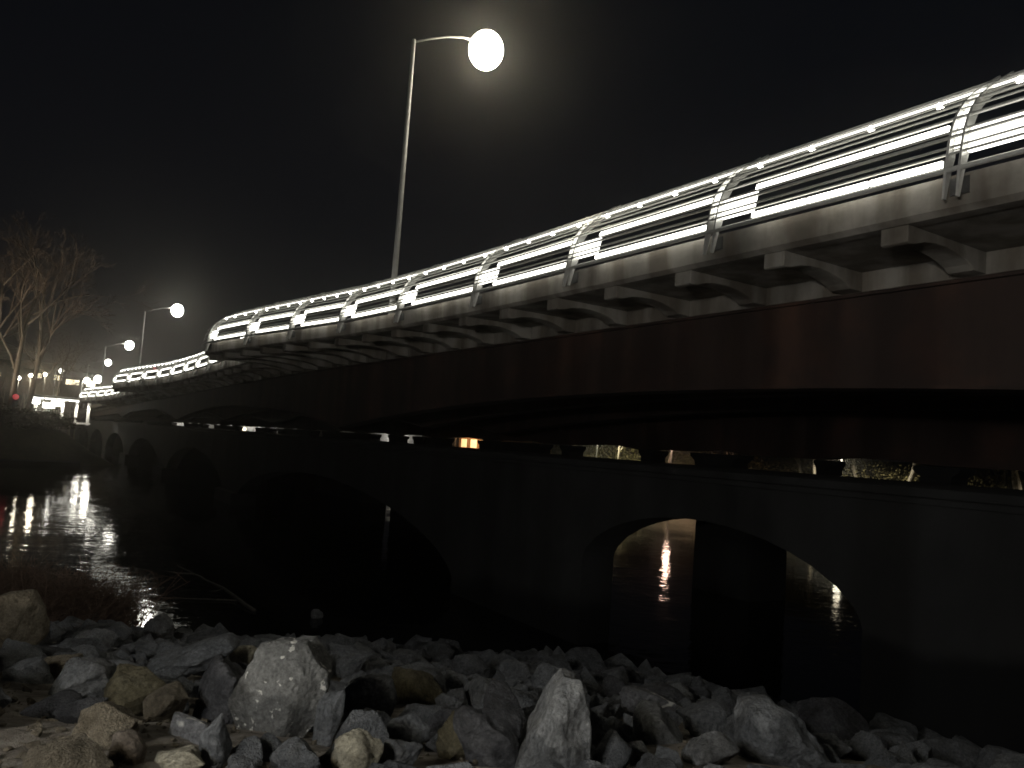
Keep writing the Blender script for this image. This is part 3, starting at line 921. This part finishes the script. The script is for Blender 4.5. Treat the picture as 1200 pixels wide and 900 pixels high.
for i, (px, py, hh, lab) in enumerate([(40, 742, 1.15, 'dry brown brush just right of the large tan boulder at the water edge'), (82, 742, 1.3, 'tallest dry brown brush clump at the left water edge'), (118, 736, 1.05, 'rightmost dry brush clump, below the bright light reflection'), (12, 705, 1.0, 'dry brush behind the large tan boulder')]):
    p, dep = pix_bank(px, py)
    o = bpy.data.objects.new('dry_brush', bm_[i % 3]); COL.objects.link(o); o.location = p; o.scale = (hh * 1.5, hh * 1.5, hh * 1.25); o.rotation_euler.z = i * 1.7
    tag(o, lab, 'brush', 'dry brush at the water edge')

# driftwood
def stick(name, pts, r0, label, forks=(), z=None):
    P = []
    for px, py, hz in pts:
        d = pix_ray(px, py); t = (hz - CZ) / d.z; P.append(Vector((0, 0, CZ)) + d * t)
    mid = []
    for a, b in zip(P, P[1:]):
        for q in range(4):
            p = a.lerp(b, q / 4.0); p += Vector((noise.noise(p * 2.3), noise.noise(p * 2.9 + Vector((5, 0, 0))), 0.3 * noise.noise(p * 3.7))) * 0.05
            mid.append(p)
    mid.append(P[-1])
    n = len(mid)
    mb = MB(); mb.tube(mid, [r0 * (1 - 0.7 * i / n) for i in range(n)], 7)
    for f in forks:
        b = mid[int(f[0] * (n - 1))]
        mb.tube([b, b + Vector(f[1]) * 0.5, b + Vector(f[1]) + Vector((0, 0, 0.05))], [r0 * 0.5, r0 * 0.35, r0 * 0.12], 5)
    o = mb.build(name, WOOD, smooth=True)
    tag(o, label, 'branch')
stick('driftwood_branch', [(298, 716, 0.02), (262, 690, 0.10), (235, 676, 0.20), (208, 663, 0.30)], 0.055, 'bare driftwood branch slanting up out of the dark water', forks=((0.75, (-0.9, 0.2, 0.05)), (0.4, (-0.5, -0.6, 0.0))))
stick('driftwood_branch', [(285, 704, 0.02), (230, 702, 0.03), (175, 700, 0.02)], 0.03, 'thin branch floating flat in the water below the slanting branch')
stick('driftwood_stick', [(340, 752, 0.36), (375, 747, 0.42), (408, 750, 0.40), (440, 762, 0.3)], 0.022, 'thin pale stick lying on the rocks near the water edge')

# ------------------------------------------------------------------ far bank, left of the bridge
def at(px, py, Y):
    d = pix_ray(px, py); return Vector((0, 0, CZ)) + d * (Y / d.y)

def tree_meshes(seed, height, spread=0.45, trunk_r=0.28, leafy=0, depth_max=5, droop=0.0):
    rng = random.Random(seed)
    tr, cr, lf = MB(), MB(), MB()
    def grow(p, d, L, r, depth):
        n = 4 if depth < 2 else 3
        pts = [p]; rad = [r]
        dd = d.copy()
        for i in range(n):
            dd = (dd + Vector((rng.gauss(0, 0.12), rng.gauss(0, 0.12), rng.gauss(0.03 - droop, 0.08)))).normalized()
            pts.append(pts[-1] + dd * L / n); rad.append(r * (1 - 0.55 * (i + 1) / n))
        (tr if depth < 2 else cr).tube(pts, rad, 7 if depth == 0 else (5 if depth < 2 else 3), cap=depth < 2)
        if leafy and depth >= depth_max - 2:
            for _ in range(leafy):
                c = pts[rng.randrange(1, len(pts))] + Vector((rng.gauss(0, .25), rng.gauss(0, .25), rng.gauss(0, .2)))
                a = Vector((rng.gauss(0, 1), rng.gauss(0, 1), rng.gauss(0, 1))).normalized(); b = a.orthogonal().normalized()
                s = rng.uniform(0.08, 0.17)
                lf.add([c - a * s, c + b * s * 0.6, c + a * s, c - b * s * 0.6], [(0, 1, 2, 3)])
        if depth >= depth_max: return
        kids = (6, 4, 4, 4, 4)[min(depth, 4)]
        for k in range(kids):
            f = rng.uniform(0.35, 1.0) if depth else 0.30 + 0.70 * (k + rng.random()) / kids
            i = min(n - 1, int(f * n)); q = pts[i].lerp(pts[i + 1], f * n - i)
            ax = dd.orthogonal().normalized(); ax = Quaternion(dd, rng.uniform(0, 6.28)) @ ax
            nd = (dd + ax * rng.uniform(spread, spread * 2.0)).normalized()
            grow(q, nd, L * rng.uniform(0.42, 0.66) * (1.0 if depth else 1.05 - 0.45 * f), max(0.013, rad[i] * 0.55), depth + 1)
    grow(Vector((0, 0, -0.4)), Vector((rng.gauss(0, 0.03), rng.gauss(0, 0.03), 1)), height * 0.62, trunk_r, 0)
    return tr, cr, lf

def plant_tree(protos, loc, rz, s, label, group, cat='tree'):
    o = copy_tree(protos); o.location = loc; o.rotation_euler.z = rz; o.scale = (s, s, s)
    tag(o, label, cat, group); return o

def make_tree(name, seed, height, label, group, **k):
    tr, cr, lf = tree_meshes(seed, height, **k)
    root = empty(name)
    tag(root, label, 'tree', group)
    tr.build('trunk', BARK, root, smooth=True)
    c = cr.build('crown', TWIG, root)
    if lf.f: lf.build('foliage', LEAF, root)
    return root

G1 = 'bare trees on the far bank'
def on_far(px, Y):
    p = at(px, 495, Y); p.z = far_z(p.x, p.y) - 0.1; return p
T1 = make_tree('bare_tree', 11, 27, 'tall bare tree with a pale straight trunk, second from the left edge', G1, spread=0.38, trunk_r=0.30)
T1.location = on_far(29, 106)
T2 = make_tree('bare_tree', 23, 25, 'bare tree with forked trunk standing close to the left edge of the view', G1, spread=0.42, trunk_r=0.34)
T2.location = on_far(6, 104)
plant_tree(T1, on_far(-22, 112), 2.0, 1.02, 'bare tree outermost on the left, mostly beyond the picture edge', G1)
plant_tree(T2, on_far(58, 140), 1.1, 0.72, 'smaller bare tree between the pale trunk and the bridge lamps', G1)
plant_tree(T1, on_far(84, 165), 4.0, 0.55, 'lowest bare tree just left of the far street lamps', G1)
plant_tree(T2, on_far(40, 150), 3.0, 0.80, 'dim bare tree behind the pale straight trunk', G1)

p_ = on_far(-150, 98)  # unseen lamp added past the left edge to brighten the bare trees
root = empty('added_uplight', p_); tag(root, 'added unseen uplight beyond the left edge, brightening the bare trees on the far bank', 'uplight')
mb = MB(); mb.tube([p_, p_ + Vector((0.15, 0.12, 0.35))], [0.2, 0.24], 12); mb.build('housing', DARKST, root)
ld = bpy.data.lights.new('uplight', 'SPOT'); ld.energy = 9000; ld.color = (1.0, 0.82, 0.6); ld.spot_size = R_(85); ld.spot_blend = 0.6; ld.shadow_soft_size = 0.2
lo_ = bpy.data.objects.new('uplight', ld); COL.objects.link(lo_); lo_.location = p_ + Vector((0.2, 0.16, 0.5)); lo_.rotation_euler = Vector((0.62, 0.5, 0.85)).to_track_quat('-Z', 'Y').to_euler()
lo_.parent = root; lo_.matrix_parent_inverse = Matrix.Translation(root.location).inverted()
for px, py, Y_, lb in ((36, 440, 140, 'park lamp glinting through twigs right of the pale straight trunk'), (53, 439, 146, 'park lamp glinting through twigs, midway to the far street lamps'), (22, 443, 135, 'park lamp glinting between the two nearest bare trunks')):
    p_ = at(px, py, Y_); g_ = far_z(p_.x, p_.y)
    park_lamp((p_.x, Y_, g_), p_.z - g_ - 0.3, 900, lb, 'park lamps behind the bare trees', bulb=0.26, color=(1.0, 0.86, 0.62))
for i_, (px, Y_, s_) in enumerate(((14, 128, 0.34), (34, 131, 0.30), (47, 136, 0.36), (66, 139, 0.32), (80, 143, 0.30), (-8, 126, 0.4))):
    plant_tree((T1, T2)[i_ % 2], on_far(px, Y_), i_ * 1.3, s_, 'short twiggy bare sapling among the park lamps behind the tall trees', 'bare saplings on the far bank')

rd_ = random.Random(77)
for i_ in range(13):
    px = -12 + i_ * 8.3 + rd_.uniform(-2, 2)
    plant_tree((T1, T2)[i_ % 2], on_far(px, rd_.uniform(158, 180)), rd_.uniform(0, 6.28), rd_.uniform(0.34, 0.5), 'distant bare tree in the twiggy row before the far lit houses', 'distant bare trees before the far houses')

# riverside edge of pale stone
mb = MB()
rings = []
for i in range(25):
    x = -60 + i * 2.75; y = 84 + 0.5 * x - 2.0 * noise.noise(Vector((x * 0.08, 0.3, 1))) * -1
    rings.append([(x, y - 0.1, -0.5), (x, y - 0.1, 0.35 + 0.1 * noise.noise(Vector((x * .3, 0, 0)))), (x, y + 0.9, 0.45), (x, y + 0.9, -0.5)])
o = mb.strip(rings).build('river_wall', GRIME); tag(o, 'low stone river edge along the far bank at left', 'river wall')

# bushes on the far bank slope
def bush_mesh(seed, n=420):
    rng = random.Random(seed); mb = MB()
    for _ in range(n):
        c = Vector((rng.gauss(0, .42), rng.gauss(0, .42), abs(rng.gauss(0.35, .28))))
        a = Vector((rng.gauss(0, 1), rng.gauss(0, 1), rng.gauss(0, 1))).normalized(); b = a.orthogonal()
        s = rng.uniform(0.03, 0.08)
        mb.add([c - a * s, c + b * s, c + a * s, c - b * s], [(0, 1, 2, 3)])
    for _ in range(9):
        d = Vector((rng.gauss(0, .5), rng.gauss(0, .5), 1)).normalized()
        mb.tube([(0, 0, -0.05), d * 0.5, d * 0.9], [0.015, 0.01, 0.004], 3)
    return mb
bmesh_ = [bush_mesh(i).mesh('bush') for i in range(4)]
for m_ in bmesh_: m_.materials.append(BRUSH)
rb = random.Random(3)
for i in range(26):
    px = rb.uniform(-30, 70); Y = rb.uniform(90, 112)
    p = on_far(px, Y)
    if p.x > 7.5: continue
    o = bpy.data.objects.new('bush', bmesh_[i % 4]); COL.objects.link(o); o.location = p; s = rb.uniform(1.0, 2.2); o.scale = (s * 1.3, s * 1.3, s * 0.8); o.rotation_euler.z = rb.uniform(0, 6)
    tag(o, 'low dark bush on the sloping far bank under the bare trees', 'bush', 'bushes on the far bank')

# lit white shelter with a portal frame
Y = 122.0
a, b = at(38, 478, Y), at(107, 478, Y)
gz = 3.75
root = empty('shelter', ((a.x + b.x) / 2, Y, gz)); tag(root, 'brightly lit white open shelter with flat roof and square portal frame', 'shelter')
SW = mat_emit('lit_ceiling_tube', (1.0, 0.97, 0.88), 10.0)
top = at(95, 469, Y).z
mb = MB(); mb.box(((a.x + b.x) / 2, Y + 1.5, top + 0.10), (b.x - a.x + 0.8, 4.0, 0.32)); mb.build('roof', WHITE, root, bevel=0.02)
mb = MB(); mb.box(((a.x + b.x) / 2 - 2.2, Y + 3.4, (top + gz) / 2 + 0.65), (b.x - a.x - 5.0, 0.15, top - gz - 1.4)); mb.build('back_wall', WHITE, root)
for px in (41, 73, 89.5, 104):
    c = at(px, 480, Y)
    mb = MB(); mb.box((c.x, Y, (top + gz) / 2 - 0.1), (0.34, 0.34, top - gz)); mb.build('column', WHITE, root, bevel=0.02)
c1, c2 = at(89.5, 496, Y), at(104, 496, Y)
mb = MB(); mb.box(((c1.x + c2.x) / 2, Y, gz + 0.1), (c2.x - c1.x + 0.34, 0.36, 0.22)); mb.build('sill', WHITE, root)
for q in range(5):
    mb = MB(); cx = a.x + (b.x - a.x) * (q + 0.4) / 5
    mb.box((cx, Y - 0.3, top - 0.16), (1.2, 0.14, 0.12)); mb.build('ceiling_light', SW, root)
for q in (0.15, 0.5, 0.85):
    ld = bpy.data.lights.new('shelter_light', 'SPOT'); ld.spot_size = R_(130); ld.energy = 700; ld.color = (1, 0.95, 0.82); ld.shadow_soft_size = 0.3
    lo_ = bpy.data.objects.new('shelter_light', ld); COL.objects.link(lo_); lo_.location = (a.x + (b.x - a.x) * q, Y - 0.6, top - 0.45)
    lo_.parent = root; lo_.matrix_parent_inverse = Matrix.Translation(root.location).inverted()

FLOOD = mat_emit('flood_glass', (1.0, 0.96, 0.84), 26.0)
def flood(px, py, Y, label, w_=0.9, h=1.0):
    p = at(px, py, Y); g = far_z(p.x, p.y)
    root = empty('flood_lamp', (p.x, p.y, g)); tag(root, label, 'flood lamp', 'flood lamps by the shelter')
    MB().tube([(p.x, p.y + .12, g - .2), (p.x, p.y + .12, p.z)], 0.06, 8).build('pole', DARKST, root)
    mb = MB(); mb.box((p.x, p.y + 0.1, p.z), (w_ + 0.1, 0.16, h * 0.6)); mb.build('housing', DARKST, root, bevel=0.02)
    mb = MB(); mb.box((p.x, p.y - 0.01, p.z), (w_, 0.06, h * 0.5)); mb.build('glass', FLOOD, root, bevel=0.01)
    ld = bpy.data.lights.new('flood_light', 'SPOT'); ld.spot_size = R_(95); ld.spot_blend = 0.6; ld.energy = 1100; ld.color = (1, 0.93, 0.8); ld.shadow_soft_size = 0.3
    lo_ = bpy.data.objects.new('flood_light', ld); COL.objects.link(lo_); lo_.location = (p.x, p.y - 0.3, p.z); lo_.rotation_euler = Vector((-0.9, -0.4, -0.14)).to_track_quat('-Z', 'Y').to_euler()
    lo_.parent = root; lo_.matrix_parent_inverse = Matrix.Translation(root.location).inverted()
flood(42, 470.5, 117, 'left flood lamp glaring beside the white shelter')
flood(57, 475, 117, 'middle flood lamp glaring in front of the white shelter', 1.3, 1.3)
flood(66, 473, 117, 'right flood lamp glaring in front of the white shelter', 1.1, 1.2)

# traffic signals
def signal(px, py, Y, label, s=1.0, base=None):
    p = at(px, py, Y); g = far_z(p.x, p.y) if base is None else base
    root = empty('traffic_signal', (p.x, p.y, g)); tag(root, label, 'traffic signal', 'red traffic signals')
    MB().tube([(p.x, p.y + .2, g - .2), (p.x, p.y + .2, p.z + .5 * s)], 0.06, 8).build('pole', DARKST, root)
    mb = MB(); mb.box((p.x, p.y + 0.05, p.z - 0.3 * s), (0.42 * s, 0.2, 1.15 * s)); mb.build('housing', DARKST, root, bevel=0.02)
    mb = MB(); mb.ball((p.x, p.y - 0.06, p.z), 0.24 * s, 12, 8, (1, 0.4, 1)); mb.build('red_lens', REDL, root, smooth=True)
    mb = MB(); mb.ball((p.x, p.y - 0.06, p.z - 0.45 * s), 0.2 * s, 12, 8, (1, 0.35, 1)); mb.build('dark_lens', DARKST, root, smooth=True)
signal(18.5, 465, 100, 'red traffic signal among the bare tree trunks at far left', 1.25)
signal(181, 432, 112, 'tiny red signal peeking over the second lit railing', 0.9, base=deck_z(112))

# lamps and lit houses in the distance behind the trees
for px, py, Y, lab, bl in ((72, 434, 185, 'small yellowish lamp on a thin pole left of the far lamps', 2.0), (102, 445, 215, 'left one of two close far lamps beyond the bridge end', 3.4), (115, 443, 215, 'right one of two close far lamps beyond the bridge end', 4.2)):
    p = at(px, py, Y); g = far_z(p.x, p.y)
    street_lamp(p.x - 0.95, p.y, g, p.z - g - 0.2, 0.6, lab, LAMPG2, 0, group='distant street lamps', bulb=bl)
HWIN = mat_emit('lit_window', (1.0, 0.86, 0.55), 2.6)
HWALL = mat_noise('house_wall', [(0.3, (0.03, 0.027, 0.02)), (0.7, (0.05, 0.042, 0.03))], scale=2, rough=0.9)
ROOFM = mat_noise('roof_shingle', [(0.3, (0.04, 0.04, 0.04)), (0.7, (0.08, 0.075, 0.07))], scale=4, rough=0.9)
def house(cx, cy, g, wx, wy, h, wins, label, wm=HWALL, em=HWIN, face=(0, -1), roof_h=1.6):
    root = empty('house', (cx, cy, g)); tag(root, label, 'house', 'houses on the far bank')
    mb = MB(); mb.box((cx, cy, g + h / 2 - 0.5), (wx, wy, h + 1)); mb.build('wall', wm, root)
    rings = [[(cx - wx / 2 - .3, y, g + h - .02), (cx + wx / 2 + .3, y, g + h - .02), (cx, y, g + h + roof_h)] for y in (cy - wy / 2 - .3, cy + wy / 2 + .3)] if wx < wy else [[(x, cy - wy / 2 - .3, g + h - .02), (x, cy + wy / 2 + .3, g + h - .02), (x, cy, g + h + roof_h)] for x in (cx - wx / 2 - .3, cx + wx / 2 + .3)]
    MB().strip(rings).build('roof', ROOFM, root)
    for (u, z, ww, hh) in wins:
        if face[1]: c = (cx + u * wx / 2, cy - wy / 2 - 0.03, g + z); sz = (ww, 0.06, hh); fr = (ww + .16, 0.04, hh + .16)
        else: c = (cx - wx / 2 - 0.03, cy + u * wy / 2, g + z); sz = (0.06, ww, hh); fr = (0.04, ww + .16, hh + .16)
        mb = MB(); mb.box(c, fr); f = mb.build('window', WHITE, root)
        mb = MB(); mb.box(c, sz); pn = mb.build('pane', em, f); pn.matrix_parent_inverse = Matrix.Translation(root.location).inverted() @ Matrix.Identity(4); pn.parent = root
        pn.parent = f; pn.matrix_parent_inverse = Matrix.Identity(4)
    return root
p = at(24, 440, 190); g = far_z(p.x, p.y)
house(p.x, p.y + 4, g, 11, 8, p.z - g + 1.6, [(-0.7, p.z - g, 1.0, 1.0), (-0.15, p.z - g - .2, 0.8, 1.0), (0.55, p.z - g + .3, 1.3, .9)], 'house with small lit windows showing behind the bare trunks at far left')
p = at(50, 441, 200); g = far_z(p.x, p.y)
house(p.x, p.y + 4, g, 9, 8, p.z - g + 1.8, [(-0.6, p.z - g - .4, 1.2, 1.2), (0.1, p.z - g + .4, 1.0, .9), (0.65, p.z - g, 1.5, 1.0)], 'house with lit windows nearer the far lamps, half hidden by twigs')
p = at(90, 447, 220); g = far_z(p.x, p.y)
house(p.x, p.y + 4, g, 10, 8, p.z - g + 1.0, [(-0.2, p.z - g - .3, 3.0, 1.2), (0.6, p.z - g - .3, 2.0, 1.4)], 'low house with a warm lit front close to the end of the bridge')

# ------------------------------------------------------------------ behind the bridge (seen through the slots and mirrored under the arches)
PALEW = mat_noise('pale_render', [(0.3, (0.42, 0.42, 0.41)), (0.7, (0.55, 0.55, 0.53))], scale=1.5, rough=0.9)
ORW = mat_noise('orange_brick', [(0.3, (0.35, 0.20, 0.11)), (0.7, (0.48, 0.30, 0.17))], scale=2, rough=0.9)
OWIN = mat_emit('orange_window', (1.0, 0.55, 0.22), 1.6)
def warehouse(name, c, s, label, mat, wins=(), em=HWIN, face='y'):
    root = empty(name, (c[0], c[1], c[2])); tag(root, label, 'building', 'buildings beyond the bridge')
    mb = MB(); mb.box((c[0], c[1], c[2] + s[2] / 2 - 1), (s[0], s[1], s[2] + 2)); mb.build('wall', mat, root)
    mb = MB(); mb.box((c[0], c[1], c[2] + s[2] + 0.15), (s[0] + .6, s[1] + .6, 0.28)); mb.build('roof', ROOFM, root)
    for (u, z, ww, hh) in wins:
        if face == 'y': cc = (c[0] + u * s[0] / 2, c[1] - s[1] / 2 - .02, c[2] + z); sz = (ww, .06, hh)
        else: cc = (c[0] - s[0] / 2 - .02, c[1] + u * s[1] / 2, c[2] + z); sz = (.06, ww, hh)
        mb = MB(); mb.box(cc, sz); mb.build('window', em, root)
warehouse('warehouse', (46, 221, 2.0), (40, 12, 8), 'pale long building glimpsed through the farthest slots under the girders', PALEW, [(-0.8, 2.2, 1.2, 1.6), (-0.3, 2.2, 1.2, 1.6), (0.3, 2.2, 1.2, 1.6)])
warehouse('workshop', (77, 172, 3.0), (12, 50, 6), 'pale lower building glimpsed through the slots left of the orange one', PALEW, [(-0.5, 1.6, 2.5, 1.4), (0.2, 1.6, 2.5, 1.4)], face='x')
warehouse('orange_shop', (76, 123, 3.2), (10, 16, 4.4), 'orange lit low building glimpsed through a slot at mid bridge', ORW, [(-0.7, 1.7, 2.2, 1.5), (-0.2, 1.7, 2.2, 1.5), (0.3, 1.7, 2.2, 1.5), (0.75, 1.7, 2.0, 1.5)], em=OWIN, face='x')
GL = 'park lamps on the bank behind the bridge'
def plamp(x, y, h, e, label, **k):
    park_lamp((x, y, far_z(x, y)), h, e, label, GL, down=True, **k)
plamp(36, 212.5, 6.5, 3500, 'park lamp before the pale long building at its left end')
plamp(54, 212.5, 6.5, 3500, 'park lamp before the pale long building at its right end')
plamp(66.5, 160, 6.0, 3500, 'park lamp before the pale lower building')
plamp(66.5, 124, 6.0, 2500, 'warm park lamp before the orange building', gmat=WARM, color=(1.0, 0.6, 0.3))
plamp(66.5, 84, 6.0, 9000, 'park lamp in the wood nearest the orange building', color=(1.0, 0.95, 0.65))
plamp(66, 69.3, 5.4, 2800, 'warm pinkish park lamp mirrored in the water under the arch', gmat=WARM2, color=(1.0, 0.66, 0.45), bulb=0.34)
plamp(66.5, 47.0, 5.6, 7000, 'park lamp in the middle of the wood behind the bridge', gmat=DIMG, color=(1.0, 0.93, 0.7))
plamp(66.5, 24, 5.6, 15000, 'park lamp at the right hand part of the wood behind the bridge', color=(1.0, 0.88, 0.66))
G2 = 'trees of the wood behind the bridge'
W1 = make_tree('wood_tree', 41, 11, 'tree trunk and branches lit from below in the wood beyond the slots', G2, spread=0.45, trunk_r=0.24, leafy=3, depth_max=4)
W2 = make_tree('wood_tree', 57, 10, 'tree trunk and branches lit from below in the wood beyond the slots', G2, spread=0.5, trunk_r=0.19, leafy=4, depth_max=4)
rw = random.Random(8)
first = {0: W1, 1: W2}
for i in range(40):
    y = -18 + i * 3.4 + rw.uniform(-1.2, 1.2); x = 70.5 + rw.uniform(0, 12) * (i % 3 != 0)
    if 110 < y < 134: x += 22
    k = i % 2
    o = first.pop(k) if k in first else copy_tree((W1, W2)[k])
    o.location = (x, y, far_z(x, y) - 0.1); o.rotation_euler.z = rw.uniform(0, 6.28); s = rw.uniform(0.8, 1.2); o.scale = (s, s, s)
mb = MB()
for i in range(26000):
    y = rw.uniform(-30, 112); x = 73 + abs(rw.gauss(0, 7))
    h = 4.5 * rw.random() ** 1.3 * (0.6 + 0.5 * noise.noise(Vector((x * 0.2, y * 0.25, 0))))
    c = Vector((x, y, far_z(x, y) + max(0, h)))
    a = Vector((rw.gauss(0, 1), rw.gauss(0, 1), rw.gauss(0, 1))).normalized(); b = a.orthogonal()
    s = rw.uniform(0.06, 0.18)
    mb.add([c - a * s, c + b * s * .6, c + a * s, c - b * s * .6], [(0, 1, 2, 3)])
o = mb.build('undergrowth', LEAF); tag(o, 'leafy undergrowth of the lit wood behind the bridge', 'undergrowth', kind='stuff')

# ------------------------------------------------------------------ added scattering volume, standing in for lens bloom around the lamps
BLOOM_HAZE = True
if BLOOM_HAZE:
    m = bpy.data.materials.new('bloom_haze'); m.use_nodes = True
    t = m.node_tree; t.nodes.remove(t.nodes['Principled BSDF'])
    pv = t.nodes.new('ShaderNodeVolumePrincipled')
    pv.inputs['Color'].default_value = (0.97, 0.93, 0.86, 1); pv.inputs['Density'].default_value = 0.0011; pv.inputs['Anisotropy'].default_value = 0.9
    t.links.new(pv.outputs[0], t.nodes['Material Output'].inputs['Volume'])
    mb = MB(); mb.box((0, 0, 27), (3100, 3100, 64)); o = mb.build('bloom_haze', m); tag(o, kind='stuff'); o.display_type = 'WIRE'
